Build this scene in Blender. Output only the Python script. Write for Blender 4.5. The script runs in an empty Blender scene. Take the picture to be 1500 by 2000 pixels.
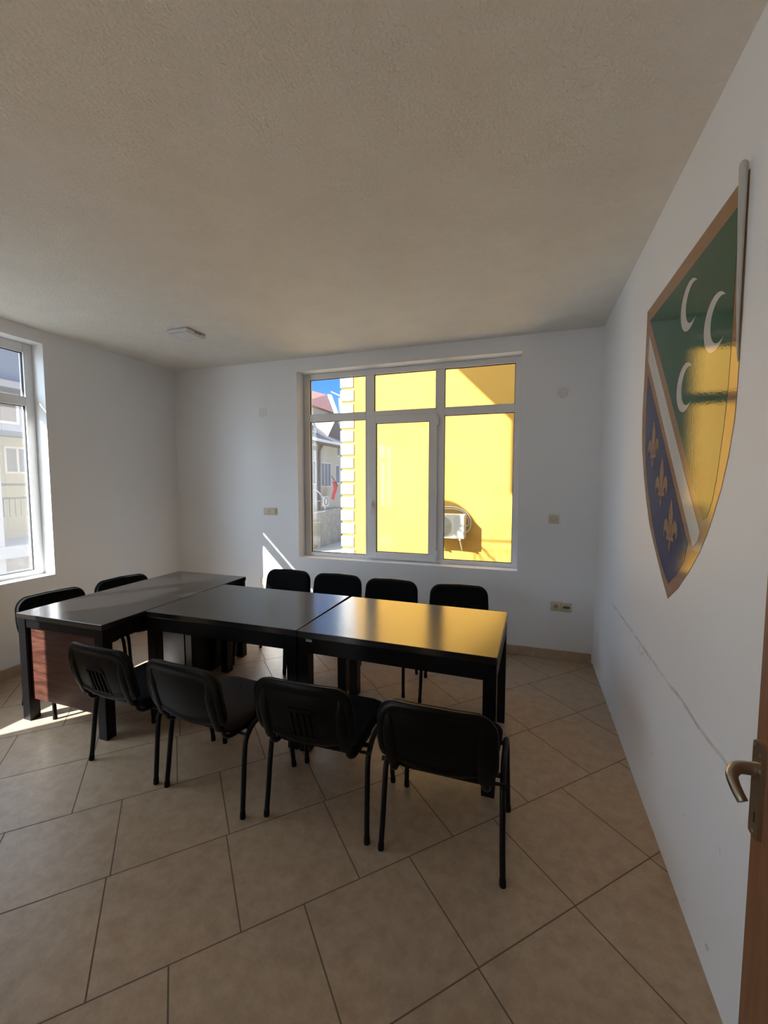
import bpy, bmesh, math, random
from mathutils import Vector, Matrix
random.seed(7)
PI = math.pi
D = bpy.data
SC = bpy.context.scene
COL = SC.collection

# ------------------------------------------------------------------ camera
YAW, PITCH, ROLL, CAMZ, FPX = -0.324291, -0.071178, 0.000407, 1.6343, 824.894
fw = Vector((math.sin(YAW)*math.cos(PITCH), math.cos(YAW)*math.cos(PITCH), math.sin(PITCH)))
r0 = Vector((math.cos(YAW), -math.sin(YAW), 0)); u0 = r0.cross(fw)
rt = r0*math.cos(ROLL)+u0*math.sin(ROLL); up = -r0*math.sin(ROLL)+u0*math.cos(ROLL)
cd = D.cameras.new('camera'); cam = D.objects.new('camera', cd); COL.objects.link(cam)
cam.matrix_world = Matrix(((rt.x, up.x, -fw.x, 0), (rt.y, up.y, -fw.y, 0), (rt.z, up.z, -fw.z, CAMZ), (0, 0, 0, 1)))
cd.sensor_fit = 'HORIZONTAL'; cd.sensor_width = 36; cd.lens = FPX/1500*36
cd.clip_start = 0.02; cd.clip_end = 400
SC.camera = cam

# ------------------------------------------------------------------ sky, sun, exposure
SUN = Vector((0.825, 1.0, -0.825))
SUN_E, SKY_E, GLOW_E = 7.6, 0.375, 3.9
w = D.worlds.new('sky'); SC.world = w; w.use_nodes = True
nt = w.node_tree; nt.nodes.clear()
o_ = nt.nodes.new('ShaderNodeOutputWorld'); bg = nt.nodes.new('ShaderNodeBackground')
tc = nt.nodes.new('ShaderNodeTexCoord'); sx = nt.nodes.new('ShaderNodeSeparateXYZ'); cr = nt.nodes.new('ShaderNodeValToRGB')
nt.links.new(tc.outputs['Generated'], sx.inputs[0]); nt.links.new(sx.outputs['Z'], cr.inputs[0])
cr.color_ramp.elements[0].position = 0.0; cr.color_ramp.elements[0].color = (0.42, 0.58, 0.82, 1)
cr.color_ramp.elements[1].position = 0.75; cr.color_ramp.elements[1].color = (0.10, 0.24, 0.60, 1)
e = cr.color_ramp.elements.new(0.22); e.color = (0.105, 0.34, 0.80, 1)
nt.links.new(cr.outputs[0], bg.inputs[0]); bg.inputs[1].default_value = SKY_E
# bright hazy sky around the sun
vm = nt.nodes.new('ShaderNodeVectorMath'); vm.operation = 'DOT_PRODUCT'; vm.inputs[1].default_value = (-SUN).normalized()
mm = nt.nodes.new('ShaderNodeMath'); mm.operation = 'MAXIMUM'; mm.inputs[1].default_value = 0.0
mp = nt.nodes.new('ShaderNodeMath'); mp.operation = 'POWER'; mp.inputs[1].default_value = 3.0
ml = nt.nodes.new('ShaderNodeMath'); ml.operation = 'MULTIPLY'; ml.inputs[1].default_value = GLOW_E
b2 = nt.nodes.new('ShaderNodeBackground'); b2.inputs[0].default_value = (0.70, 0.85, 1.0, 1); ad = nt.nodes.new('ShaderNodeAddShader')
nt.links.new(tc.outputs['Generated'], vm.inputs[0]); nt.links.new(vm.outputs['Value'], mm.inputs[0]); nt.links.new(mm.outputs[0], mp.inputs[0])
nt.links.new(mp.outputs[0], ml.inputs[0]); nt.links.new(ml.outputs[0], b2.inputs[1])
nt.links.new(bg.outputs[0], ad.inputs[0]); nt.links.new(b2.outputs[0], ad.inputs[1])
nt.links.new(ad.outputs[0], o_.inputs[0])
sl = D.lights.new('sun', 'SUN'); sl.energy = SUN_E; sl.angle = math.radians(0.6); sl.color = (1.0, 0.98, 0.95)
so = D.objects.new('sun', sl); COL.objects.link(so); so.location = (-20, -22, 22)
so.rotation_mode = 'QUATERNION'; so.rotation_quaternion = (-SUN).to_track_quat('Z', 'Y')
SC.view_settings.view_transform = 'Standard'; SC.view_settings.look = 'None'
SC.view_settings.gamma = 1; SC.view_settings.use_curve_mapping = False
SC.view_settings.exposure = 1.93

# ------------------------------------------------------------------ materials
MATS = {}
def mat(name, col, rough=0.6, metal=0.0, spec=0.5, coat=0.0, noise=None, bump=None, coat_rough=0.1):
    """noise=(scale, colour2, contrast_lo, contrast_hi) ; bump=(scale, strength, distance)"""
    if name in MATS: return MATS[name]
    m = D.materials.new(name); m.use_nodes = True; n = m.node_tree; b = n.nodes['Principled BSDF']
    b.inputs['Base Color'].default_value = (*col, 1); b.inputs['Roughness'].default_value = rough
    b.inputs['Metallic'].default_value = metal; b.inputs['Specular IOR Level'].default_value = spec
    b.inputs['Coat Weight'].default_value = coat; b.inputs['Coat Roughness'].default_value = coat_rough
    g = n.nodes.new('ShaderNodeNewGeometry')
    if noise:
        t = n.nodes.new('ShaderNodeTexNoise'); t.inputs['Scale'].default_value = noise[0]; t.inputs['Detail'].default_value = 8
        t.inputs['Roughness'].default_value = 0.62
        n.links.new(g.outputs['Position'], t.inputs['Vector'])
        r = n.nodes.new('ShaderNodeValToRGB'); r.color_ramp.elements[0].position = noise[2]; r.color_ramp.elements[1].position = noise[3]
        r.color_ramp.elements[0].color = (*col, 1); r.color_ramp.elements[1].color = (*noise[1], 1)
        n.links.new(t.outputs['Fac'], r.inputs[0]); n.links.new(r.outputs[0], b.inputs['Base Color'])
    if bump:
        t = n.nodes.new('ShaderNodeTexNoise'); t.inputs['Scale'].default_value = bump[0]; t.inputs['Detail'].default_value = 5
        n.links.new(g.outputs['Position'], t.inputs['Vector'])
        p = n.nodes.new('ShaderNodeBump'); p.inputs['Strength'].default_value = bump[1]; p.inputs['Distance'].default_value = bump[2]
        n.links.new(t.outputs['Fac'], p.inputs['Height']); n.links.new(p.outputs[0], b.inputs['Normal'])
    MATS[name] = m
    return m

def wood(name, c1, c2, rough, scale=(1.5, 22, 22), spec=0.5, bumpd=0.0003, coat=0.0):
    m = D.materials.new(name); m.use_nodes = True; n = m.node_tree; b = n.nodes['Principled BSDF']
    g = n.nodes.new('ShaderNodeTexCoord'); mp = n.nodes.new('ShaderNodeMapping'); mp.inputs['Scale'].default_value = scale
    t = n.nodes.new('ShaderNodeTexNoise'); t.inputs['Scale'].default_value = 3; t.inputs['Detail'].default_value = 7; t.inputs['Distortion'].default_value = 0.6
    r = n.nodes.new('ShaderNodeValToRGB'); r.color_ramp.elements[0].position = 0.35; r.color_ramp.elements[1].position = 0.68
    r.color_ramp.elements[0].color = (*c1, 1); r.color_ramp.elements[1].color = (*c2, 1)
    n.links.new(g.outputs['Object'], mp.inputs[0]); n.links.new(mp.outputs[0], t.inputs['Vector'])
    n.links.new(t.outputs['Fac'], r.inputs[0]); n.links.new(r.outputs[0], b.inputs['Base Color'])
    rr = n.nodes.new('ShaderNodeMapRange'); rr.inputs['To Min'].default_value = rough*0.85; rr.inputs['To Max'].default_value = rough*1.2
    n.links.new(t.outputs['Fac'], rr.inputs['Value']); n.links.new(rr.outputs[0], b.inputs['Roughness'])
    p = n.nodes.new('ShaderNodeBump'); p.inputs['Strength'].default_value = 0.25; p.inputs['Distance'].default_value = bumpd
    n.links.new(t.outputs['Fac'], p.inputs['Height']); n.links.new(p.outputs[0], b.inputs['Normal'])
    b.inputs['Specular IOR Level'].default_value = spec; b.inputs['Coat Weight'].default_value = coat; b.inputs['Coat Roughness'].default_value = 0.17
    MATS[name] = m
    return m

def glass_mat(name, tint=(0.975, 0.985, 0.985), haze=0.0):
    m = D.materials.new(name); m.use_nodes = True; n = m.node_tree; n.nodes.clear()
    out = n.nodes.new('ShaderNodeOutputMaterial'); tr = n.nodes.new('ShaderNodeBsdfTransparent'); gl = n.nodes.new('ShaderNodeBsdfGlossy')
    tr.inputs[0].default_value = (*tint, 1); gl.inputs['Roughness'].default_value = 0.0
    lw = n.nodes.new('ShaderNodeLayerWeight'); lw.inputs[0].default_value = 0.5; mx = n.nodes.new('ShaderNodeMixShader')
    pw = n.nodes.new('ShaderNodeMath'); pw.operation = 'POWER'; pw.inputs[1].default_value = 5
    ma = n.nodes.new('ShaderNodeMath'); ma.operation = 'MULTIPLY_ADD'; ma.inputs[1].default_value = 0.9; ma.inputs[2].default_value = 0.03
    n.links.new(lw.outputs['Facing'], pw.inputs[0]); n.links.new(pw.outputs[0], ma.inputs[0])
    n.links.new(ma.outputs[0], mx.inputs[0]); n.links.new(tr.outputs[0], mx.inputs[1]); n.links.new(gl.outputs[0], mx.inputs[2])
    last = mx
    if haze:
        df = n.nodes.new('ShaderNodeBsdfTranslucent'); df.inputs[0].default_value = (0.9, 0.9, 0.9, 1)
        m2 = n.nodes.new('ShaderNodeMixShader'); m2.inputs[0].default_value = haze
        n.links.new(mx.outputs[0], m2.inputs[1]); n.links.new(df.outputs[0], m2.inputs[2]); last = m2
    n.links.new(last.outputs[0], out.inputs[0])
    MATS[name] = m
    return m

PAINT = (0.862, 0.868, 0.880)
def wall_paint():
    """matt white paint; a grey scuffed rub line runs along it at chair-back height, small marks below"""
    m = D.materials.new('wall_paint_scuffed'); m.use_nodes = True; n = m.node_tree; b = n.nodes['Principled BSDF']
    b.inputs['Roughness'].default_value = 0.55; b.inputs['Specular IOR Level'].default_value = 0.35
    g = n.nodes.new('ShaderNodeNewGeometry'); s = n.nodes.new('ShaderNodeSeparateXYZ'); n.links.new(g.outputs['Position'], s.inputs[0])
    def math_(op, a, c=None, cl=False):
        k = n.nodes.new('ShaderNodeMath'); k.operation = op; k.use_clamp = cl
        for i, v in enumerate((a, c)):
            if v is None: continue
            if isinstance(v, (int, float)): k.inputs[i].default_value = v
            else: n.links.new(v, k.inputs[i])
        return k.outputs[0]
    def noise(sc, det=6, vec=None, mapscale=None):
        t = n.nodes.new('ShaderNodeTexNoise'); t.inputs['Scale'].default_value = sc; t.inputs['Detail'].default_value = det
        src = g.outputs['Position']
        if mapscale:
            mp = n.nodes.new('ShaderNodeMapping'); mp.inputs['Scale'].default_value = mapscale; n.links.new(src, mp.inputs[0]); src = mp.outputs[0]
        n.links.new(src, t.inputs['Vector']); return t.outputs['Fac']
    z = s.outputs['Z']; y = s.outputs['Y']; x = s.outputs['X']
    wob = math_('MULTIPLY', math_('SUBTRACT', noise(5.0, 5), 0.5), 0.04)
    dz = math_('ABSOLUTE', math_('SUBTRACT', math_('SUBTRACT', z, 0.768), wob))
    line = math_('SUBTRACT', 1.0, math_('DIVIDE', dz, 0.013), True)
    rng = math_('MULTIPLY', math_('GREATER_THAN', y, 1.45), math_('LESS_THAN', y, 3.35))
    rng = math_('MULTIPLY', rng, math_('GREATER_THAN', x, 0.5))
    line = math_('MULTIPLY', math_('MULTIPLY', line, rng), math_('MULTIPLY', math_('SUBTRACT', noise(9, 6, None, (1, 1, 4)), 0.28, True), 2.6, True))
    # broader rubbed patch around the middle of the line and flecks
    pz = math_('SUBTRACT', 1.0, math_('DIVIDE', math_('ABSOLUTE', math_('SUBTRACT', z, 0.745)), 0.06), True)
    py = math_('SUBTRACT', 1.0, math_('DIVIDE', math_('ABSOLUTE', math_('SUBTRACT', y, 2.55)), 0.42), True)
    pk = math_('GREATER_THAN', noise(34, 5, None, (1, 1, 2.5)), 0.575)
    patch = math_('MULTIPLY', math_('MULTIPLY', pz, py), pk)
    fk = math_('MULTIPLY', math_('GREATER_THAN', noise(26, 3), 0.735), math_('LESS_THAN', z, 0.62))
    fk = math_('MULTIPLY', fk, math_('GREATER_THAN', x, 0.5))
    patch = math_('MULTIPLY', patch, math_('GREATER_THAN', x, 0.5))
    tot = math_('ADD', math_('MULTIPLY', line, 0.72), math_('ADD', math_('MULTIPLY', patch, 0.42), math_('MULTIPLY', fk, 0.30)), True)
    c = n.nodes.new('ShaderNodeMix'); c.data_type = 'RGBA'; c.inputs['A'].default_value = (*PAINT, 1); c.inputs['B'].default_value = (0.22, 0.215, 0.20, 1)
    n.links.new(tot, c.inputs['Factor']); n.links.new(c.outputs['Result'], b.inputs['Base Color'])
    p = n.nodes.new('ShaderNodeBump'); p.inputs['Strength'].default_value = 0.12; p.inputs['Distance'].default_value = 0.002
    n.links.new(noise(60, 4), p.inputs['Height']); n.links.new(p.outputs[0], b.inputs['Normal'])
    return m

M_wall = wall_paint()
M_ceil = mat('rough_ceiling_plaster', (0.87, 0.845, 0.785), 0.9, spec=0.2, noise=(5, (0.835, 0.80, 0.73), 0.35, 0.7), bump=(70, 0.9, 0.010))
M_reveal = mat('window_reveal_paint', (0.80, 0.79, 0.77), 0.7)
M_tile = None
def tile_mat():
    m = D.materials.new('beige_floor_tile'); m.use_nodes = True; n = m.node_tree; b = n.nodes['Principled BSDF']
    g = n.nodes.new('ShaderNodeNewGeometry')
    def nz(sc, det, rg=0.6):
        t = n.nodes.new('ShaderNodeTexNoise'); t.inputs['Scale'].default_value = sc; t.inputs['Detail'].default_value = det
        t.inputs['Roughness'].default_value = rg
        n.links.new(g.outputs['Position'], t.inputs['Vector']); return t.outputs['Fac']
    r = n.nodes.new('ShaderNodeValToRGB'); r.color_ramp.elements[0].position = 0.3; r.color_ramp.elements[1].position = 0.72
    r.color_ramp.elements[0].color = (0.375, 0.262, 0.168, 1); r.color_ramp.elements[1].color = (0.525, 0.395, 0.272, 1)
    n.links.new(nz(14, 12, 0.72), r.inputs[0])
    r2 = n.nodes.new('ShaderNodeValToRGB'); r2.color_ramp.elements[0].position = 0.62; r2.color_ramp.elements[1].position = 0.74
    r2.color_ramp.elements[0].color = (0, 0, 0, 1); r2.color_ramp.elements[1].color = (0.35, 0.35, 0.35, 1)
    n.links.new(nz(120, 3), r2.inputs[0])
    mx = n.nodes.new('ShaderNodeMix'); mx.data_type = 'RGBA'; mx.inputs['B'].default_value = (0.66, 0.55, 0.44, 1)
    n.links.new(r2.outputs[0], mx.inputs['Factor']); n.links.new(r.outputs[0], mx.inputs['A'])
    n.links.new(mx.outputs['Result'], b.inputs['Base Color'])
    rr = n.nodes.new('ShaderNodeMapRange'); rr.inputs['To Min'].default_value = 0.22; rr.inputs['To Max'].default_value = 0.42
    n.links.new(nz(9, 5), rr.inputs['Value']); n.links.new(rr.outputs[0], b.inputs['Roughness'])
    b.inputs['Specular IOR Level'].default_value = 0.45
    p = n.nodes.new('ShaderNodeBump'); p.inputs['Strength'].default_value = 0.10; p.inputs['Distance'].default_value = 0.001
    n.links.new(nz(40, 4), p.inputs['Height']); n.links.new(p.outputs[0], b.inputs['Normal'])
    return m
M_tile = tile_mat()
M_grout = mat('tile_grout', (0.17, 0.12, 0.085), 0.85)
M_base = mat('baseboard_tile', (0.50, 0.37, 0.24), 0.35, noise=(10, (0.42, 0.30, 0.19), 0.35, 0.7))
M_pvc = mat('white_window_plastic', (0.85, 0.845, 0.83), 0.32)
M_gasket = mat('black_gasket', (0.012, 0.012, 0.012), 0.6)
M_glass = glass_mat('window_glass')
M_glass_d = glass_mat('dusty_window_glass', haze=0.035)
M_table = wood('black_brown_table_wood', (0.0075, 0.0062, 0.006), (0.014, 0.011, 0.010), 0.20, scale=(1.2, 26, 26), spec=0.9, coat=0.35)
M_panel = wood('dark_brown_desk_panel', (0.035, 0.012, 0.008), (0.085, 0.032, 0.020), 0.33, scale=(2.0, 18, 14))
M_black_paint = mat('black_table_lacquer', (0.0035, 0.0035, 0.004), 0.33, spec=0.25)
M_fabric = mat('black_chair_fabric', (0.0045, 0.0045, 0.0052), 0.88, spec=0.12, bump=(900, 0.4, 0.0006))
M_fabric_brown = mat('dusty_brown_chair_fabric', (0.028, 0.021, 0.020), 0.9, spec=0.15, bump=(900, 0.4, 0.0006))
M_plastic = mat('black_chair_plastic', (0.0022, 0.0022, 0.0024), 0.34, spec=0.13, bump=(700, 0.25, 0.0004))
M_tube = mat('black_steel_tube', (0.0025, 0.0025, 0.003), 0.35, spec=0.22)
M_cap = mat('black_rubber_cap', (0.004, 0.004, 0.004), 0.7, spec=0.2)
M_chrome = mat('brushed_nickel', (0.46, 0.41, 0.33), 0.30, metal=1.0, bump=(300, 0.1, 0.0002))
M_steel = mat('steel_screw', (0.6, 0.6, 0.58), 0.3, metal=1.0)
M_beige = mat('beige_switch_plastic', (0.62, 0.54, 0.40), 0.4)
M_beige_d = mat('socket_well_plastic', (0.36, 0.30, 0.21), 0.45)
M_dark = mat('dark_hole', (0.015, 0.012, 0.010), 0.6)
M_lampbody = mat('lamp_housing_white', (0.68, 0.68, 0.68), 0.4)
M_lampface = mat('lamp_diffuser', (0.78, 0.78, 0.79), 0.35)
M_lampedge = mat('lamp_diffuser_edge', (0.35, 0.35, 0.35), 0.5)
M_door = wood('brown_door_veneer', (0.185, 0.078, 0.036), (0.27, 0.125, 0.062), 0.38, scale=(14, 14, 1.2))
def vinyl(name, col):
    m = mat(name, col, 0.03, spec=0.36, bump=(110, 0.22, 0.0009)); return m
V_gold = vinyl('gold_vinyl', (0.33, 0.17, 0.068)); V_green = vinyl('green_vinyl', (0.010, 0.085, 0.032))
V_blue = vinyl('navy_vinyl', (0.018, 0.015, 0.085)); V_white = vinyl('white_vinyl', (0.62, 0.60, 0.56))
M_back = mat('white_vinyl_backing', (0.55, 0.53, 0.48), 0.6)
M_yellow = mat('yellow_facade_plaster', (0.41, 0.232, 0.046), 0.9, spec=0.15, noise=(1.1, (0.40, 0.20, 0.036), 0.42, 0.72), bump=(30, 0.2, 0.004))
M_quoin = mat('white_quoin_plaster', (0.62, 0.66, 0.68), 0.8)
M_cream = mat('cream_facade', (0.42, 0.39, 0.32), 0.9, noise=(1.2, (0.36, 0.34, 0.30), 0.4, 0.7))
M_whitewall = mat('pale_grey_facade', (0.40, 0.41, 0.44), 0.9)
M_greyblue = mat('grey_blue_facade', (0.24, 0.28, 0.36), 0.8)
M_yell2 = mat('pale_yellow_facade', (0.40, 0.36, 0.22), 0.9)
M_roofred = mat('red_roof_tiles', (0.30, 0.13, 0.10), 0.8, noise=(3, (0.25, 0.10, 0.07), 0.4, 0.65))
M_roofgrey = mat('grey_roof_slate', (0.085, 0.08, 0.088), 0.8, noise=(4, (0.12, 0.11, 0.115), 0.4, 0.65))
M_wframe = mat('white_far_window_frame', (0.55, 0.55, 0.55), 0.5)
M_wpane = mat('far_window_pane', (0.10, 0.12, 0.15), 0.15)
M_street = mat('grey_street_paving', (0.36, 0.34, 0.29), 0.9, noise=(0.8, (0.30, 0.285, 0.245), 0.4, 0.7))
M_stone = mat('stone_plinth', (0.26, 0.245, 0.21), 0.9, noise=(2.5, (0.36, 0.34, 0.29), 0.4, 0.65))
M_rail = mat('dark_railing_iron', (0.03, 0.03, 0.03), 0.5)
M_ac = mat('off_white_ac_shell', (0.42, 0.38, 0.27), 0.6)
M_acgrill = mat('ac_grille', (0.25, 0.22, 0.15), 0.6)
M_acside = mat('ac_side_cover', (0.34, 0.33, 0.27), 0.6)
M_flag = mat('red_flag_cloth', (0.55, 0.03, 0.05), 0.8)
M_conc = mat('exterior_concrete', (0.5, 0.49, 0.46), 0.9)

# ------------------------------------------------------------------ helpers
def obj(name, bm, m, parent=None, smooth=False, kind=None):
    me = D.meshes.new(name); bmesh.ops.recalc_face_normals(bm, faces=bm.faces[:]); bm.to_mesh(me); bm.free()
    for q in (m if isinstance(m, (list, tuple)) else [m]): me.materials.append(q)
    if smooth:
        for p in me.polygons: p.use_smooth = True
        me.set_sharp_from_angle(angle=math.radians(40))
    o = D.objects.new(name, me); COL.objects.link(o)
    if parent: o.parent = parent
    if kind: o['kind'] = kind
    return o
def thing(name, label, cat, loc=(0, 0, 0), rz=0.0, group=None, kind=None):
    o = D.objects.new(name, None); COL.objects.link(o); o.location = loc; o.rotation_euler = (0, 0, rz); o.empty_display_size = 0.1
    if kind: o['kind'] = kind
    if label: o['label'] = label
    if cat: o['category'] = cat
    if group: o['group'] = group
    return o
def tag(o, label, cat, group=None):
    o['label'] = label; o['category'] = cat
    if group: o['group'] = group
    return o
def box(bm, lo, hi, bev=0.0, seg=2, mi=0):
    x0, y0, z0 = lo; x1, y1, z1 = hi
    vs = [bm.verts.new(p) for p in ((x0, y0, z0), (x1, y0, z0), (x1, y1, z0), (x0, y1, z0), (x0, y0, z1), (x1, y0, z1), (x1, y1, z1), (x0, y1, z1))]
    fs = [bm.faces.new([vs[i] for i in f]) for f in ((0, 3, 2, 1), (4, 5, 6, 7), (0, 1, 5, 4), (1, 2, 6, 5), (2, 3, 7, 6), (3, 0, 4, 7))]
    for f in fs: f.material_index = mi
    if bev > 0:
        es = {e for f in fs for e in f.edges}
        bmesh.ops.bevel(bm, geom=list(es), offset=bev, segments=seg, affect='EDGES', profile=0.5)
    return bm
def B(lo, hi, bev=0.0, seg=2): return box(bmesh.new(), lo, hi, bev, seg)
def loft(bm, rings, close=True, cap0=True, cap1=True, mi=0):
    R_ = [[bm.verts.new(p) for p in r] for r in rings]
    n = len(rings[0])
    for a, b in zip(R_[:-1], R_[1:]):
        for i in range(n if close else n-1):
            j = (i+1) % n
            try:
                f = bm.faces.new((a[i], a[j], b[j], b[i])); f.material_index = mi
            except ValueError: pass
    if cap0: bm.faces.new(R_[0][::-1]).material_index = mi
    if cap1: bm.faces.new(R_[-1]).material_index = mi
    return R_
def smooth_path(pts, n=8):
    pts = [Vector(p) for p in pts]; P = [pts[0]]+pts+[pts[-1]]; out = []
    for i in range(1, len(P)-2):
        a, b, c, d = P[i-1:i+3]
        for k in range(n):
            t = k/n
            out.append(0.5*((2*b)+(c-a)*t+(2*a-5*b+4*c-d)*t*t+(3*b-a-3*c+d)*t**3))
    out.append(pts[-1]); return out
def tube(bm, pts, r, n=10, ell=1.0, side=None, cap=True):
    pts = [Vector(p) for p in pts]; rings = []
    prev = None
    for i, p in enumerate(pts):
        t = (pts[min(i+1, len(pts)-1)]-pts[max(i-1, 0)]).normalized()
        if prev is None:
            a = Vector(side) if side else (Vector((0, 0, 1)) if abs(t.z) < 0.9 else Vector((1, 0, 0)))
        else: a = prev
        a = (a-t*a.dot(t)).normalized(); prev = a; b = t.cross(a)
        rr = r[i] if isinstance(r, (list, tuple)) else r
        rings.append([p+a*math.cos(2*PI*k/n)*rr*ell+b*math.sin(2*PI*k/n)*rr for k in range(n)])
    loft(bm, rings, cap0=cap, cap1=cap); return bm
def rrect(w_, h_, rs, n=7):
    """rounded rectangle outline, CCW from lower right; rs = (br, tr, tl, bl)"""
    out = []
    for (cx, cy, a0), r in zip(((1, -1, -PI/2), (1, 1, 0), (-1, 1, PI/2), (-1, -1, PI)), rs):
        for k in range(n+1):
            a = a0+PI/2*k/n
            out.append((cx*(w_-r)+r*math.cos(a), cy*(h_-r)+r*math.sin(a)))
    return out
def prism(bm, poly, d0, d1, fn, mi=0):
    """extruded polygon; fn(u, v, d) -> xyz"""
    a = [bm.verts.new(fn(u, v, d0)) for u, v in poly]; b = [bm.verts.new(fn(u, v, d1)) for u, v in poly]
    n = len(poly)
    f0 = bm.faces.new(a); f1 = bm.faces.new(b[::-1])
    for i in range(n): bm.faces.new((a[i], b[i], b[(i+1) % n], a[(i+1) % n])).material_index = mi
    bmesh.ops.triangulate(bm, faces=[f0, f1])
    return bm

# ------------------------------------------------------------------ the room
XR, XL, YB, YF, H = 0.6013, -4.0498, 4.111, -5.00, 2.957
WT = 0.30
XLO, YBO = XL-0.258, YB+WT
# window openings
BW = (-2.380, -0.063, 0.798, 2.818)       # x0 x1 z0 z1 in the back wall
LW = (0.345, 2.645, 0.795, 2.840)         # y0 y1 z0 z1 in the left wall
def wall_with_holes(name, a0, a1, z0, z1, holes, depth0, depth1, axis, m):
    """axis 'x': wall runs along x, thickness in y from depth0 to depth1"""
    bm = bmesh.new()
    def add(u0, u1, v0, v1):
        if axis == 'x': box(bm, (u0, min(depth0, depth1), v0), (u1, max(depth0, depth1), v1))
        else: box(bm, (min(depth0, depth1), u0, v0), (max(depth0, depth1), u1, v1))
    u = a0
    for h0, h1, g0, g1 in holes:
        add(u, h0, z0, z1)
        if g0 > z0: add(h0, h1, z0, g0)
        add(h0, h1, g1, z1); u = h1
    add(u, a1, z0, z1)
    return obj(name, bm, m, kind='structure')
LW_FILL = (-4.95, -2.65, 0.795, 2.840)  # opening out of view, added to bring more daylight into the room
wall_with_holes('wall_back', XLO, XR+0.2, -0.05, 3.15, [BW], YB, YBO, 'x', M_wall)
wall_with_holes('wall_left', YF-0.3, YB, -0.05, 3.15, [LW_FILL, LW], XL, XLO, 'y', M_wall)
wall_with_holes('wall_right', YF-0.3, YB, -0.05, 3.15, [(-0.68, 0.22, -0.05, 2.10)], XR, XR+0.2, 'y', M_wall)
wall_with_holes('wall_front', XL, XR, -0.05, 3.15, [], YF, YF-0.3, 'x', M_wall)
obj('ceiling', B((XL, YF, H), (XR, YB, 3.15)), M_ceil, kind='structure')
bm = bmesh.new(); box(bm, (XR+1.5, -1.6, -0.05), (XR+1.6, 1.2, 3.0)); box(bm, (XR+0.2, -1.7, -0.05), (XR+1.6, -1.6, 3.0)); box(bm, (XR+0.2, 1.2, -0.05), (XR+1.6, 1.3, 3.0)); box(bm, (XR+0.2, -1.6, 2.9), (XR+1.5, 1.2, 3.0)); box(bm, (XR+0.2, -1.6, -0.05), (XR+1.5, 1.2, 0.0))
obj('wall_hall', bm, M_wall, kind='structure')

# floor: 47 cm tiles laid on the diagonal, rows of varying offset, real grout joints
def clip_poly(poly, x0, x1, y0, y1):
    for ax, lim, sgn in ((0, x0, 1), (0, x1, -1), (1, y0, 1), (1, y1, -1)):
        out = []
        for i, p in enumerate(poly):
            q = poly[(i+1) % len(poly)]
            dp, dq = (p[ax]-lim)*sgn, (q[ax]-lim)*sgn
            if dp >= 0: out.append(p)
            if dp*dq < 0:
                t = dp/(dp-dq); out.append((p[0]+(q[0]-p[0])*t, p[1]+(q[1]-p[1])*t))
        poly = out
        if len(poly) < 3: return []
    return poly
bm = bmesh.new()
box(bm, (XL, YF, -0.06), (XR, YB, -0.0012), mi=1)
PH = {-2: .165, -1: .399, 0: .402, 1: .168, 2: .181, 3: .436, 4: .455, 5: .222, 6: .236, 7: .45, 8: .45}
RH, TL, GR = 0.4735, 0.469, 0.0054
for k in range(-14, 14):
    ph = PH.get(k, (.17 if (k//2) % 2 else .40)); v0 = 1.032+RH*k
    for j in range(-20, 16):
        u_ = ph+TL*j
        q = [(u_+GR/2, v0+GR/2), (u_+TL-GR/2, v0+GR/2), (u_+TL-GR/2, v0+RH-GR/2), (u_+GR/2, v0+RH-GR/2)]
        s2 = math.sqrt(0.5)
        xy = [((a-b)*s2, (a+b)*s2) for a, b in q]
        xy = clip_poly(xy, XL, XR, YF, YB)
        if len(xy) >= 3:
            f = bm.faces.new([bm.verts.new((a, b, 0)) for a, b in xy]); f.material_index = 0
me = D.meshes.new('floor'); bm.to_mesh(me); bm.free(); me.materials.append(M_tile); me.materials.append(M_grout)
fo = D.objects.new('floor', me); COL.objects.link(fo); fo['kind'] = 'structure'

# tiled baseboards with visible joints
def baseboard(name, axis, segs, d):
    bm = bmesh.new()
    for a, b in segs:
        if axis == 'x': box(bm, (a+0.0012, YB-0.011, 0), (b-0.0012, YB, 0.088), 0.002, 1)
        else: box(bm, (XL, a+0.0012, 0), (XL+0.011, b-0.0012, 0.088), 0.002, 1)
    return obj(name, bm, M_base, kind='structure')
xs = [XL+0.011]+[0.10-0.47*k for k in range(8, -1, -1)]+[XR-0.012]
baseboard('baseboard_back', 'x', [(a, b) for a, b in zip(xs[:-1], xs[1:])], 0)
ys = [YF]+[-4.25+0.47*k for k in range(0, 18)]+[YB-0.011]
baseboard('baseboard_left', 'y', list(zip(ys[:-1], ys[1:])), 0)

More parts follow.
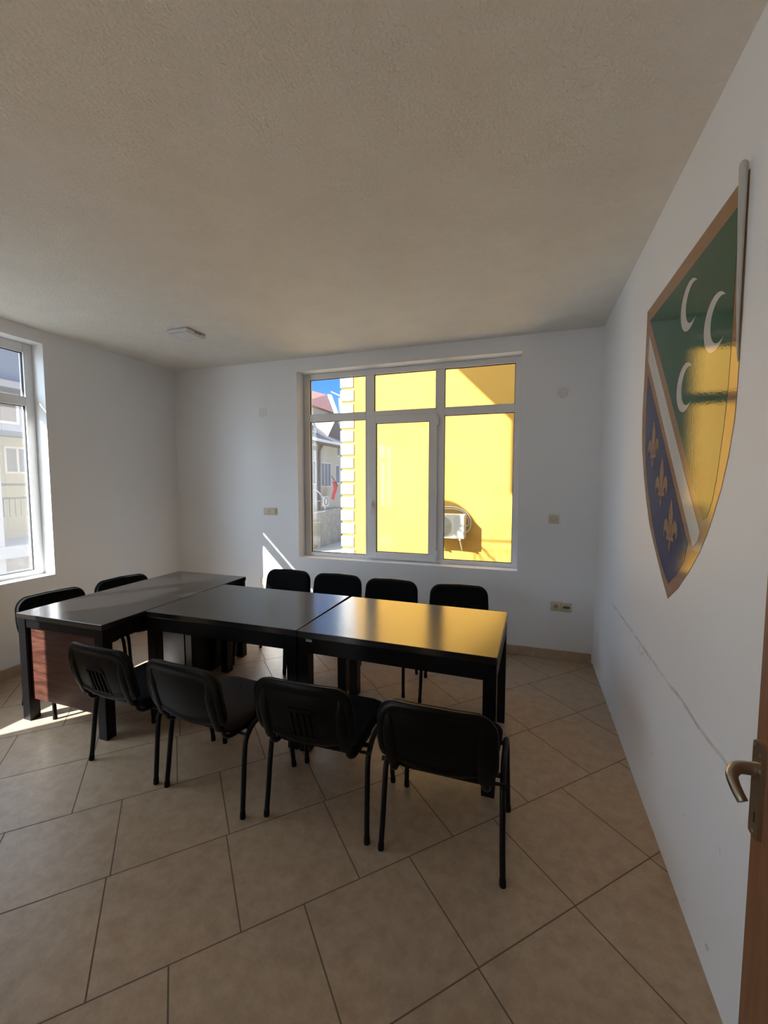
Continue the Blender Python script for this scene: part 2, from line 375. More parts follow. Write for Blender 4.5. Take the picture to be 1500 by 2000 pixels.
# ------------------------------------------------------------------ windows
def make_window(name, label_fn, tf, w0, w1, z0, z1, cols, sash_label):
    """tf(u, d, z): u along the wall, d = depth outwards from the inner frame face"""
    root = thing(name, None, None, kind='structure')
    def bx(bm, u0, u1, d0, d1, a, b, bev=0.0):
        p = tf(u0, d0, a); q = tf(u1, d1, b)
        box(bm, tuple(min(i, j) for i, j in zip(p, q)), tuple(max(i, j) for i, j in zip(p, q)), bev, 2)
    FD = 0.06
    bm = bmesh.new()
    zt0, zt1 = 2.300, 2.378                       # transom
    gz0, gz1 = 0.838, 2.760
    (a0, a1), (b0, b1), (c0, c1) = cols
    bx(bm, w0, a0, 0, FD, z0, z1, 0.004); bx(bm, c1, w1, 0, FD, z0, z1, 0.004)
    bx(bm, a0, c1, 0, FD, z0, gz0, 0.004); bx(bm, a0, c1, 0, FD, gz1, z1, 0.004)
    bx(bm, a1, b0, 0.002, FD, gz0, gz1, 0.004); bx(bm, b1, c0, 0.002, FD, gz0, gz1, 0.004)
    bx(bm, a0, a1, 0.002, FD, zt0, zt1, 0.004); bx(bm, c0, c1, 0.002, FD, zt0, zt1, 0.004); bx(bm, b0, b1, 0.002, FD, zt0, zt1, 0.004)
    obj('window_frame', bm, M_pvc, root)
    g = bmesh.new(); panes = []
    def gasket(u0, u1, a, b, d=0.016):
        t = 0.005
        bx(g, u0, u1, d, d+0.02, a, a+t); bx(g, u0, u1, d, d+0.02, b-t, b); bx(g, u0, u0+t, d, d+0.02, a+t, b-t); bx(g, u1-t, u1, d, d+0.02, a+t, b-t)
    cells = [(a0, a1, gz0, zt0), (a0, a1, zt1, gz1), (b0, b1, zt1, gz1), (c0, c1, gz0, zt0), (c0, c1, zt1, gz1)]
    for u0, u1, a, b in cells:
        gasket(u0, u1, a, b)
        pb = bmesh.new(); bx(pb, u0+0.001, u1-0.001, 0.026, 0.032, a+0.001, b-0.001); obj('window_pane', pb, M_glass_d if (a == gz0 and (u0 == a0 or name == 'window_2')) else M_glass, root)
    # bead lips
    bm = bmesh.new()
    for u0, u1, a, b in cells:
        t = 0.008
        bx(bm, u0-t, u1+t, -0.003, 0.004, a-t, a); bx(bm, u0-t, u1+t, -0.003, 0.004, b, b+t); bx(bm, u0-t, u0, -0.003, 0.004, a, b); bx(bm, u1, u1+t, -0.003, 0.004, a, b)
    obj('glazing_bead', bm, M_pvc, root)
    # opening sash in the middle
    s0, s1 = b0-0.052, b1+0.022
    sb = bmesh.new(); sw_ = 0.082; sz0, sz1 = 0.812, 2.330
    bx(sb, s0, s0+sw_, -0.022, 0.03, sz0, sz1, 0.005); bx(sb, s1-sw_, s1, -0.022, 0.03, sz0, sz1, 0.005)
    bx(sb, s0+sw_-0.004, s1-sw_+0.004, -0.022, 0.03, sz0, sz0+sw_-0.01, 0.005); bx(sb, s0+sw_-0.004, s1-sw_+0.004, -0.022, 0.03, sz1-sw_, sz1, 0.005)
    sash = obj('window_sash', sb, M_pvc, root)
    gb = bmesh.new(); bx(gb, s0+sw_, s1-sw_, 0.004, 0.010, sz0+sw_-0.01, sz1-sw_); obj('window_pane', gb, M_glass, sash)
    gasket(s0+sw_, s1-sw_, sz0+sw_-0.01, sz1-sw_, -0.012)
    obj('gasket', g, M_gasket, root)
    hb = bmesh.new(); hu = s0+0.038
    bx(hb, hu-0.014, hu+0.014, -0.034, -0.022, 1.36, 1.43, 0.004); bx(hb, hu-0.008, hu+0.008, -0.062, -0.034, 1.385, 1.405, 0.004)
    bx(hb, hu-0.010, hu+0.010, -0.070, -0.056, 1.285, 1.412, 0.006)
    obj('window_handle', hb, M_pvc, sash, smooth=True)
    for zz in (0.85, 2.20):
        hb = bmesh.new(); bx(hb, s1-0.002, s1+0.018, -0.030, -0.002, zz, zz+0.085, 0.005); obj('hinge', hb, M_pvc, sash, smooth=True)
    return root
W1Y = YB+0.150
make_window('window_1', None, lambda u, d, z: (u, W1Y+d, z), BW[0], BW[1], BW[2], BW[3],
            ((-2.308, -1.641), (-1.546, -0.884), (-0.795, -0.121)), '')
W2X = XL-0.140
yc = lambda x: 2.645-0.0722+(x+0.121)              # right-hand column edge meets the visible jamb
make_window('window_2', None, lambda u, d, z: (W2X-d, u, z), LW[0], LW[1], LW[2], LW[3],
            ((0.417, 1.062), (1.155, 1.815), (1.905, 2.573)), '')
make_window('added_fill_window', None, lambda u, d, z: (W2X-d, u, z), LW_FILL[0], LW_FILL[1], LW_FILL[2], LW_FILL[3],
            ((-4.878, -4.233), (-4.140, -3.480), (-3.390, -2.722)), '')  # unseen window, put in for its daylight only

# ------------------------------------------------------------------ open door on the right
dr = thing('door_1', None, None, kind='structure')
bm = B((0.500, 0.24, 0.008), (0.540, 1.122, 2.06), 0.002, 1)
leaf = obj('door_leaf', bm, M_door, dr)
hp = thing('door_handle', None, None); hp.parent = leaf
bm = bmesh.new()
pl = [(1.095+u, 0.962+v) for u, v in rrect(0.019, 0.108, (0.006, 0.012, 0.012, 0.006), 5)]
prism(bm, pl, 0.500, 0.491, lambda u, v, d: (d, u, v))
obj('handle_plate', bm, M_chrome, hp, smooth=False)
bm = bmesh.new()
path = smooth_path([(0.492, 1.093, 1.008), (0.470, 1.090, 1.010), (0.452, 1.084, 1.010), (0.438, 1.070, 1.003), (0.4355, 1.056, 0.994), (0.438, 1.042, 0.982), (0.443, 1.030, 0.970)], 6)
nn = len(path); rad = [0.0115 if i < nn*0.4 else 0.0115-0.002*(i-nn*0.4)/nn for i in range(nn)]
tube(bm, path, rad, 14, ell=1.25, side=(0, 0, 1))
tube(bm, [(0.4915, 1.093, 1.008), (0.484, 1.092, 1.008)], 0.0155, 16, ell=1.0, side=(0, 0, 1))
obj('handle_lever', bm, M_chrome, hp, smooth=True)
for yy, zz in ((1.108, 1.058), (1.084, 1.045), (1.095, 0.866)):
    bm = bmesh.new(); tube(bm, [(0.4912, yy, zz), (0.4898, yy, zz)], 0.0032, 10); obj('screw', bm, M_steel, hp)
bm = B((0.4903, 1.089, 0.889), (0.4912, 1.0935, 0.912), 0.0, 1); obj('keyhole', bm, M_dark, hp)
# lining of the doorway in the right wall, behind the camera
bm = bmesh.new()
box(bm, (XR-0.012, -0.75, 0), (XR, -0.68, 2.17), 0.002, 1); box(bm, (XR-0.012, -0.68, 2.10), (XR, 0.22, 2.17), 0.002, 1)
box(bm, (XR-0.004, -0.68, 0), (XR+0.2, -0.665, 2.10)); obj('trim_1', bm, M_door, kind='structure')

# ------------------------------------------------------------------ tables and desk
def leg_box(x0, x1, y0, y1, z1, parent, z0=0.0):
    return obj('leg', B((x0, y0, z0), (x1, y1, z1), 0.0025, 2), M_black_paint, parent)
def meeting_table(x0, x1, y0, y1, label):
    cx, cy = (x0+x1)/2, (y0+y1)/2
    t = thing('meeting_table', label, 'table', (cx, cy, 0), 0, 'meeting tables pushed end to end')
    a, b = (x1-x0)/2, (y1-y0)/2
    obj('tabletop', B((-a, -b, 0.712), (a, b, 0.75), 0.0025, 2), M_table, t)
    ap = bmesh.new(); th = 0.022; i = 0.004
    box(ap, (-a+0.07, -b+i, 0.622), (a-0.07, -b+i+th, 0.712)); box(ap, (-a+0.07, b-i-th, 0.622), (a-0.07, b-i, 0.712))
    box(ap, (-a+i, -b+0.07, 0.622), (-a+i+th, b-0.07, 0.712)); box(ap, (a-i-th, -b+0.07, 0.622), (a-i, b-0.07, 0.712))
    obj('apron', ap, M_black_paint, t)
    L = 0.071
    for sx_ in (-1, 1):
        for sy in (-1, 1):
            xx = sorted((sx_*(a-0.003), sx_*(a-L))); yy = sorted((sy*(b-0.003), sy*(b-L)))
            leg_box(xx[0], xx[1], yy[0], yy[1], 0.712, t)
    return t
YN, YT = 2.172, 2.962
T1 = meeting_table(-2.455, -1.284, 2.172, 2.970, 'black wooden meeting table butted against the desk, all in grey shade')
T2 = meeting_table(-1.268, -0.108, 2.155, 2.953, 'black wooden meeting table at the free right end, its top mirroring the yellow window')
T2.rotation_euler = (0, 0, math.radians(-1.3))
# small metal tag under the near edge
bm = B((0.06-0.581+0.0, -0.3985, 0.690), (0.10-0.581+0.0, -0.395, 0.704), 0.001, 1)
tg = obj('metal_tag', bm, M_steel, T2); tg['label'] = 'small silver tag on the apron'

dk = thing('desk', 'long black office desk with brown side panels standing across the head of the tables', 'desk', (-2.858, 2.571, 0))
dx, dy = 0.393, 0.711
obj('desktop', B((-dx, -dy, 0.715), (dx, dy, 0.75), 0.0025, 2), M_table, dk)
for sx_ in (-1, 1):
    for sy in (-1, 1):
        xx = sorted((sx_*(dx-0.004), sx_*(dx-0.074))); yy = sorted((sy*(dy-0.006), sy*(dy-0.072)))
        leg_box(xx[0], xx[1], yy[0], yy[1], 0.715, dk)
for sy in (-1, 1):
    yy = sorted((sy*(dy-0.030), sy*(dy-0.050)))
    obj('side_panel', B((-dx+0.074, yy[0], 0.15), (dx-0.074, yy[1], 0.715), 0.001, 1), M_panel, dk)
    yy = sorted((sy*(dy-0.012), sy*(dy-0.030)))
    obj('rail', B((-dx+0.074, yy[0], 0.655), (dx-0.074, yy[1], 0.715), 0.001, 1), M_black_paint, dk)
obj('rail', B((dx-0.030, -dy+0.072, 0.62), (dx-0.012, dy-0.072, 0.715), 0.001, 1), M_black_paint, dk)
obj('rail', B((-dx+0.012, -dy+0.072, 0.655), (-dx+0.030, dy-0.072, 0.715), 0.001, 1), M_black_paint, dk)
cb = obj('drawer_cabinet', B((0.0, 0.05, 0.03), (dx-0.034, 0.63, 0.70), 0.002, 1), M_black_paint, dk)
obj('cabinet_side', B((0.004, 0.042, 0.16), (dx-0.10, 0.05, 0.60), 0.001, 1), mat('window_lit_grey', (0.035, 0.034, 0.033), 0.4), cb)  # lighter near face: window light on the black cabinet put into its colour
for k in range(3):
    d_ = obj('drawer', B((-0.016, 0.06, 0.06+k*0.21), (0.0, 0.62, 0.255+k*0.21), 0.002, 1), M_panel, cb)

# ------------------------------------------------------------------ stacking chairs
def curved(u, v, d):
    """back-rest surface; u lateral, v 0..1 height, d thickness (positive to the rear)"""
    z = 0.452+v*0.318
    lean = -0.262-0.072*v-0.018*math.sin(v*PI)
    y = lean+0.42*u*u*(0.6+0.5*v)
    return (u, y-d, z)
def back_outline(inset, n=8):
    """closed outline (u, v) with big top corners and a belly-shaped lower edge"""
    hw = 0.244-inset; out = []
    iz = inset/0.318
    # lower edge, left to right, belly in the middle
    m = 14
    for k in range(m+1):
        t = -1+2*k/m
        u = t*(hw-0.035); belly = 0.03+0.14*min(1, (abs(t)**2.2))-0.05*max(0, (abs(t)-0.75)/0.25)
        out.append((u, belly+iz))
    r = 0.085-inset*0.3; rz = r/0.318
    out.append((hw-0.012, 0.155+iz)); out.append((hw-0.003, 0.23+iz)); out.append((hw, 0.34)); out.append((hw, 0.5))
    for k in range(n+1):
        a = PI/2*k/n
        out.append((hw-0.004-r+r*math.cos(a), 1-iz-rz+rz*math.sin(a)))
    for u in (0.08, 0.0, -0.08): out.append((u, 1.0-iz+0.012*(1-(u/0.1)**2)))
    for k in range(n+1):
        a = PI/2+PI/2*k/n
        out.append((-(hw-0.004-r)+r*math.cos(a), 1-iz-rz+rz*math.sin(a)))
    out.append((-hw, 0.5)); out.append((-hw, 0.34)); out.append((-hw+0.003, 0.23+iz)); out.append((-hw+0.012, 0.155+iz))
    return out
def pillow_back(layers, fill=0.0):
    """layers of (inset, d); both ends are filled with shrinking rings that follow the curve"""
    bm = bmesh.new(); rings = []
    def ring(inset, d, sc=1.0):
        o = back_outline(inset); cu, cv = 0.0, 0.52
        return [curved(cu+(u-cu)*sc, cv+(v-cv)*sc, d) for u, v in o]
    i0, d0 = layers[0]; i1, d1 = layers[-1]
    rings += [ring(i0, d0, s) for s in (0.02, 0.3, 0.6, 0.85)]
    rings += [ring(i, d) for i, d in layers]
    rings += [ring(i1, d1, s) for s in (0.85, 0.6, 0.3, 0.02)]
    loft(bm, rings); return bm
def seat_ring(inset, z, dip=0.0):
    hw, hd = 0.232-inset, 0.222-inset
    o = rrect(hw, hd, (0.06, 0.085, 0.085, 0.06), 7)
    out = []
    for u, v in o:
        s = u*(1.0-0.06*(1 if v < 0 else 0)*abs(v)/0.22)
        out.append((s, v+0.008, z-dip*max(0, v/0.22)**3))
    return out
def build_seat(bm):
    L = [(0.03, 0.418), (0.008, 0.420), (0.0, 0.430), (0.0, 0.444), (0.006, 0.456), (0.018, 0.464), (0.04, 0.4685), (0.09, 0.470), (0.15, 0.469)]
    rings = [seat_ring(i, z, 0.016) for i, z in L]
    loft(bm, rings); return bm
def make_chair(ribs=True, fabric=None):
    fabric = fabric or M_fabric
    t = thing('stacking_chair', '', 'chair')
    obj('seat', build_seat(bmesh.new()), fabric, t, smooth=True)
    bm = bmesh.new(); loft(bm, [seat_ring(0.035, 0.400), seat_ring(0.012, 0.404), seat_ring(0.006, 0.419)]); obj('seat_shell', bm, M_plastic, t, smooth=True)
    # back rest: fabric pad in front, moulded plastic shell behind
    pad = pillow_back([(0.020, -0.026), (0.010, -0.022), (0.005, -0.010), (0.005, 0.002)])
    obj('back_cushion', pad, fabric, t, smooth=True)
    shell = pillow_back([(0.004, 0.0), (0.0, 0.004), (0.0, 0.013), (0.006, 0.018), (0.026, 0.019), (0.034, 0.014)])
    sh = obj('back_shell', shell, M_plastic, t, smooth=True)
    for s in (-1, 1):                                     # sleeves moulded down both sides of the shell
        bm = bmesh.new(); rings = []
        for v in (0.02, 0.06, 0.15, 0.35, 0.6, 0.8, 0.87):
            u = s*(0.188+0.004*v); w2 = 0.024*(1 if v < 0.8 else 0.6); dp = 0.011 if v < 0.8 else 0.004
            if v < 0.05: w2 = 0.019
            rings.append([curved(u+a*w2, v, 0.012+dp*b) for a, b in ((-1, -0.2), (-1, 0.5), (-0.6, 1), (0.6, 1), (1, 0.5), (1, -0.2))])
        loft(bm, rings); obj('sleeve', bm, M_plastic, sh, smooth=True)
    if ribs:
        bm = bmesh.new()
        o = [(-0.075, 0.16), (0.075, 0.16), (0.07, 0.60), (0.055, 0.64), (-0.055, 0.64), (-0.07, 0.60)]
        inn = [(-0.067, 0.18), (0.067, 0.18), (0.062, 0.585), (0.05, 0.615), (-0.05, 0.615), (-0.062, 0.585)]
        loft(bm, [[curved(u, v, 0.012) for u, v in o], [curved(u, v, 0.0185) for u, v in o], [curved(u, v, 0.0185) for u, v in inn], [curved(u, v, 0.013) for u, v in inn]])
        for k in range(4):
            u0 = -0.045+k*0.03
            rings = [[curved(u0+a, v, d) for a, d in ((-0.006, 0.012), (-0.004, 0.0215), (0.004, 0.0215), (0.006, 0.012))] for v in (0.2, 0.35, 0.5, 0.57)]
            loft(bm, rings)
        obj('rib_panel', bm, M_plastic, sh, smooth=True)
    # frame
    for s in (-1, 1):
        for f in (-1, 1):
            if f > 0: pts = [(s*0.262, 0.208, 0.012), (s*0.258, 0.196, 0.12), (s*0.253, 0.172, 0.33), (s*0.252, 0.158, 0.385), (s*0.251, 0.125, 0.418), (s*0.250, 0.08, 0.430), (s*0.250, 0.0, 0.432)]
            else: pts = [(s*0.262, -0.208, 0.012), (s*0.258, -0.196, 0.12), (s*0.253, -0.172, 0.33), (s*0.252, -0.152, 0.385), (s*0.251, -0.11, 0.420), (s*0.250, -0.06, 0.431), (s*0.250, 0.0, 0.432)]
            bm = bmesh.new(); tube(bm, smooth_path(pts, 5), 0.0125, 12, ell=1.0, side=(1, 0, 0))
            lg = obj('leg', bm, M_tube, t, smooth=True)
            bm = bmesh.new(); p0 = Vector(pts[0])
            tube(bm, [(p0.x, p0.y+0.0004*f, 0.0), (p0.x, p0.y, 0.004), (p0.x-s*0.0008, p0.y-f*0.002, 0.032)], [0.0130, 0.0140, 0.0136], 12, side=(1, 0, 0))
            obj('foot_cap', bm, M_cap, lg, smooth=True)
    for yy in (-0.12, 0.11):
        bm = bmesh.new(); tube(bm, [(-0.25, yy, 0.405 if yy < 0 else 0.408), (0.25, yy, 0.405 if yy < 0 else 0.408)], 0.011, 10, side=(0, 0, 1)); 
        for s in (-1, 1): tube(bm, [(s*0.250, yy, 0.402), (s*0.2505, yy, 0.424)], 0.009, 8)
        obj('crossbar', bm, M_tube, t, smooth=True)
    for s in (-1, 1):
        bm = bmesh.new()
        pts = [(s*0.205, -0.02, 0.402), (s*0.200, -0.14, 0.400), (s*0.196, -0.205, 0.402), (s*0.192, -0.238, 0.420), (s*0.190, -0.250, 0.455), (s*0.189, -0.262, 0.50)]
        tube(bm, smooth_path(pts, 6), 0.010, 10, ell=1.5, side=(1, 0, 0))
        tube(bm, [(s*0.215, -0.170, 0.402), (s*0.262, -0.170, 0.402)], 0.007, 8, side=(0, 0, 1))
        tube(bm, [(s*0.262, -0.170, 0.402), (s*0.268, -0.170, 0.402)], 0.011, 8, side=(0, 0, 1))
        obj('back_bracket', bm, M_tube, t, smooth=True)
    return t
def copy_tree(o, parent=None):
    c = o.copy(); COL.objects.link(c); c.parent = parent
    for ch in list(o.children): copy_tree(ch, c)
    return c
protoR = make_chair(True); protoP = make_chair(False); protoB = make_chair(False, M_fabric_brown)
used = set()
def place(proto, x, y, rz_deg, label, group):
    if proto.name in used: o = copy_tree(proto)
    else: o = proto; used.add(proto.name)
    o.location = (x, y, 0); o.rotation_euler = (0, 0, math.radians(rz_deg)); o['label'] = label; o['group'] = group; o['category'] = 'chair'
    return o
GN, GF, GD = 'chairs along the near side of the tables', 'chairs along the window side of the tables', 'chairs behind the desk'
place(protoR, -2.116, 1.898, -3.5, 'black stacking chair seen from behind beside the brown desk panel, ribbed plastic back', GN)
place(protoB, -1.513, 1.858, -5.5, 'stacking chair with a dusty brown seat, second from the left on the near side', GN)
place(protoR, -0.912, 1.888, 0.8, 'black stacking chair seen from behind, between the brown-seated chair and the rightmost near one', GN)
place(protoP, -0.313, 1.880, -0.6, 'black stacking chair with a plain back at the free right end of the near side', GN)
place(protoP, -2.190, 3.262, 180, 'black stacking chair nearest the sunlit wall patch, leftmost of the window-side row', GF)
place(protoP, -1.648, 3.240, 181, 'black stacking chair second from the left in the window-side row', GF)
place(protoP, -1.112, 3.196, 180, 'black stacking chair third from the left in the window-side row, left of the gap', GF)
place(protoP, -0.478, 3.190, 187, 'black stacking chair alone past the gap, rightmost of the window-side row', GF)
place(protoP, -3.215, 2.226, -98, 'black stacking chair behind the desk, the nearer one, below the left window', GD)
place(protoP, -3.150, 2.782, -99, 'black stacking chair behind the desk, the farther one, towards the room corner', GD)

# ------------------------------------------------------------------ ceiling light
cl = thing('ceiling_light', 'small square white surface-mounted ceiling light near the left corner', 'lamp', (-2.89, 3.09, H))
obj('lamp_housing', B((-0.112, -0.112, -0.034), (0.112, 0.112, -0.003), 0.008, 3), M_lampbody, cl, smooth=True)
obj('mounting_gap', B((-0.104, -0.104, -0.003), (0.104, 0.104, 0.0)), M_lampedge, cl)
obj('diffuser', B((-0.092, -0.092, -0.0365), (0.092, 0.092, -0.034), 0.001, 1), M_lampface, cl)
bm = bmesh.new()
for a, b, c_, d_ in ((-0.096, -0.092, -0.096, 0.096), (0.092, 0.096, -0.096, 0.096), (-0.092, 0.092, -0.096, -0.092), (-0.092, 0.092, 0.092, 0.096)):
    box(bm, (a, c_, -0.0352), (b, d_, -0.034))
obj('diffuser_edge', bm, M_lampedge, cl)
bm = bmesh.new()
for k in range(5): box(bm, (0.1118, -0.02+k*0.016, -0.024), (0.1128, -0.012+k*0.016, -0.010))
obj('vent_slot', bm, M_dark, cl)

# ------------------------------------------------------------------ switches, sockets, cover plates
def plate(x, z, w_=0.083, h_=0.080, parent=None, m=M_beige, th=0.010):
    bm = bmesh.new(); box(bm, (x-w_/2, YB-th, z-h_/2), (x+w_/2, YB, z+h_/2), 0.003, 2)
    return obj('cover_plate', bm, m, parent, smooth=True)
def rocker(x, z, parent, w_=0.05, h_=0.052):
    bm = bmesh.new(); box(bm, (x-w_/2, YB-0.0155, z-h_/2), (x+w_/2, YB-0.009, z+h_/2), 0.0025, 2); obj('rocker', bm, M_beige, parent, smooth=True)
def socket_well(x, z, parent, m=M_beige_d):
    bm = bmesh.new(); n = 24
    def ring(r, d): return [(x+r*math.cos(2*PI*k/n), YB-d, z+r*math.sin(2*PI*k/n)) for k in range(n)]
    loft(bm, [ring(0.026, 0.010), ring(0.026, 0.0135), ring(0.0215, 0.0135), ring(0.0205, 0.0108)], cap0=False)
    wl = obj('socket_well', bm, M_beige, parent, smooth=False)
    bm = bmesh.new(); loft(bm, [ring(0.019, 0.0109), ring(0.019, 0.0117)]); obj('socket_recess', bm, m, wl)
    for s in (-1, 1):
        bm = bmesh.new(); tube(bm, [(x+s*0.0095, YB-0.0117, z), (x+s*0.0095, YB-0.0124, z)], 0.0032, 10); obj('pin_hole', bm, M_dark, wl)
sw = thing('light_switch', 'left of two beige wall switches between the room corner and the window', 'switch', (0, 0, 0)); plate(-2.778, 1.302, parent=sw); rocker(-2.778, 1.302, sw)
sw2 = thing('light_switch', 'right of two beige wall switches, the one next to the window', 'switch', (0, 0, 0)); plate(-2.694, 1.302, parent=sw2); rocker(-2.694, 1.302, sw2)
bp = thing('antenna_outlet', 'single beige wall plate with two small plug holes, right of the window', 'outlet'); plate(0.243, 1.298, parent=bp)
for s in (-1, 1):
    bm = bmesh.new(); tube(bm, [(0.243+s*0.018, YB-0.0102, 1.299), (0.243+s*0.018, YB-0.0125, 1.299)], 0.0055, 12); obj('plug_hole', bm, M_beige_d, bp)
bm = B((0.228, YB-0.0112, 1.281), (0.258, YB-0.0098, 1.284)); obj('embossed_line', bm, M_beige_d, bp)
s1 = thing('power_socket', 'beige round-welled power socket low on the wall right of the window', 'socket'); plate(0.281, 0.497, 0.088, 0.083, s1); socket_well(0.281, 0.497, s1)
s2 = thing('multi_outlet', 'beige outlet with a dark slotted opening, beside the round power socket', 'outlet'); plate(0.371, 0.494, 0.088, 0.083, s2)
bm = bmesh.new(); prism(bm, [(0.371+u, 0.494+v) for u, v in rrect(0.028, 0.0105, (0.010,)*4, 5)], YB-0.0098, YB-0.0112, lambda u, v, d: (u, d, v)); sl_ = obj('slot', bm, M_dark, s2)
bm = bmesh.new()
for k in range(4): box(bm, (0.352+k*0.011, YB-0.0118, 0.489), (0.358+k*0.011, YB-0.0112, 0.499))
obj('contact', bm, M_beige_d, sl_)
s3 = thing('power_socket', 'beige power socket catching the sun, half hidden by the leftmost window-side chair', 'socket'); plate(-2.838, 0.488, 0.083, 0.083, s3); socket_well(-2.838, 0.488, s3)
M_over = mat('overpainted_cover', (0.77, 0.76, 0.745), 0.6)
bm = bmesh.new(); box(bm, (-2.86, YB-0.004, 2.36), (-2.765, YB, 2.455), 0.001, 1)
tag(obj('junction_cover', bm, M_over), 'square painted-over junction cover high on the back wall, left of the window', 'cover plate')
bm = bmesh.new(); tube(bm, [(0.288, YB, 2.425), (0.288, YB-0.004, 2.425)], [0.046, 0.044], 28)
tag(obj('junction_cover', bm, M_over), 'round painted-over junction cover high on the back wall, right of the window', 'cover plate')

# ------------------------------------------------------------------ emblem on the right wall
em = thing('wall_emblem', 'big glossy green, white and navy shield with gold border on right wall', 'wall emblem', (XR, 2.124, 0))
def W(u, v, d): return (-d, -u, v)
border = [(-.560, 2.550), (-.563, 2.400), (-.566, 2.20), (-.575, 2.02), (-.565, 1.90), (-.545, 1.807), (-.490, 1.671), (-.420, 1.540), (-.342, 1.421), (-.262, 1.343), (-.175, 1.274), (-.09, 1.193), (0, 1.124),
          (.12, 1.198), (.231, 1.29), (.32, 1.376), (.375, 1.445), (.421, 1.518), (.473, 1.612), (.512, 1.714), (.539, 1.824), (.545, 1.90), (.548, 2.019), (.550, 2.136), (.548, 2.36), (.545, 2.550)]
GS = mat
obj('gold_border', prism(bmesh.new(), border, 0.0, 0.0018, W), V_gold, em)
green = [(-.492, 2.481), (.034, 1.860), (.340, 1.499), (.372, 1.510), (.414, 1.574), (.439, 1.657), (.468, 1.805), (.480, 1.886), (.487, 1.985), (.490, 2.085), (.492, 2.481)]
obj('green_field', prism(bmesh.new(), green, 0.0018, 0.0026, W), V_green, em)
white = [(-.495, 2.406), (-.040, 1.869), (.312, 1.462), (.318, 1.450), (.300, 1.418), (.259, 1.390), (-.163, 1.883), (-.497, 2.276)]
obj('white_band', prism(bmesh.new(), white, 0.0018, 0.0026, W), V_white, em)
blue = [(-.493, 2.198), (-.224, 1.891), (.205, 1.392), (.180, 1.325), (.10, 1.255), (0, 1.191), (-.060, 1.222), (-.115, 1.262), (-.19, 1.325), (-.256, 1.397), (-.340, 1.510), (-.410, 1.622), (-.455, 1.73), (-.482, 1.83), (-.496, 1.923), (-.500, 2.04)]
obj('navy_field', prism(bmesh.new(), blue, 0.0018, 0.0026, W), V_blue, em)
def crescent(cx, cz, R_=0.097):
    """strip of quads between an outer and an inner arc that meet in two points"""
    r = R_*0.775; d = R_*0.36
    xi = (R_*R_-r*r+d*d)/(2*d); a0 = math.atan2(math.sqrt(R_*R_-xi*xi), xi); b0 = math.atan2(math.sqrt(R_*R_-xi*xi), xi-d)
    bm = bmesh.new(); n = 40; rows = []
    for dep in (0.0026, 0.0033):
        o = [bm.verts.new(W(cx+R_*math.cos(a0+(2*PI-2*a0)*k/n), cz+R_*math.sin(a0+(2*PI-2*a0)*k/n), dep)) for k in range(n+1)]
        i = [bm.verts.new(W(cx+d+r*math.cos(b0+(2*PI-2*b0)*k/n), cz+r*math.sin(b0+(2*PI-2*b0)*k/n), dep)) for k in range(1, n)]
        rows.append((o, [o[0]]+i+[o[-1]]))
    for o, i in rows:
        for k in range(n):
            q = [o[k], o[k+1], i[k+1], i[k]]; bm.faces.new([v for j, v in enumerate(q) if v not in q[:j]])
    (o, i), (o2, i2) = rows
    for k in range(n):
        bm.faces.new((o[k], o[k+1], o2[k+1], o2[k])); bm.faces.new((i[k], i[k+1], i2[k+1], i2[k]))
    return bm
for cx, cz in ((0.094, 2.335), (0.358, 2.176), (0.089, 2.015)):
    obj('crescent', crescent(cx, cz), V_white, em)
def mirror(half): return half+[(-u, v) for u, v in half[::-1] if abs(u) > 1e-6]
def fleur(cx, cz, s=1.0):
    bm = bmesh.new()
    def add(poly): prism(bm, [(cx+u*s, cz+v*s) for u, v in poly], 0.0026, 0.0033, W)
    add(mirror([(0, 0.172), (0.014, 0.145), (0.027, 0.112), (0.029, 0.088), (0.020, 0.05), (0.010, 0.022), (0.006, 0.004)]))     # centre petal
    side = [(0.012, 0.006), (0.016, 0.030), (0.030, 0.062), (0.048, 0.078), (0.068, 0.080), (0.084, 0.066), (0.092, 0.044), (0.090, 0.018), (0.078, -0.008),
            (0.078, 0.010), (0.070, 0.026), (0.058, 0.030), (0.046, 0.022), (0.034, 0.004)]
    add(side); add([(-u, v) for u, v in side[::-1]])
    add([(-0.048, -0.012), (0.048, -0.012), (0.048, 0.005), (-0.048, 0.005)])
    add(mirror([(0, -0.070), (0.006, -0.055), (0.016, -0.040), (0.010, -0.028), (0.008, -0.012)]))
    return bm
for cx, cz in ((-.326, 1.767), (-.165, 1.581), (-.007, 1.391)):
    obj('fleur_de_lis', fleur(cx, cz), V_gold, em)
# peeled, curled right-hand edge showing its white backing
bm = bmesh.new(); rings = []
for k in range(21):
    t = k/20; z = 2.558-0.56*t; r = 0.0108*(1-t)**0.7+0.0008; uc = 0.541-0.004*(1-t)
    if k == 20: r = 0.0006
    def arc(rad, j):
        a = -PI/2+PI*1.25*j/12                      # starts flat on the wall, curls up and back over the sheet
        return (-(0.0022+r+rad*math.sin(a)), -(uc+rad*math.cos(a)), z+(0.020*(1-t)*math.sin(PI*j/12) if k == 0 else 0))
    rings.append([arc(r, j) for j in range(13)]+[arc(r*0.9, j) for j in range(12, -1, -1)])
loft(bm, rings)
ce = obj('curled_edge', bm, M_back, em, smooth=True); ce['label'] = 'curled white backing along the right edge'

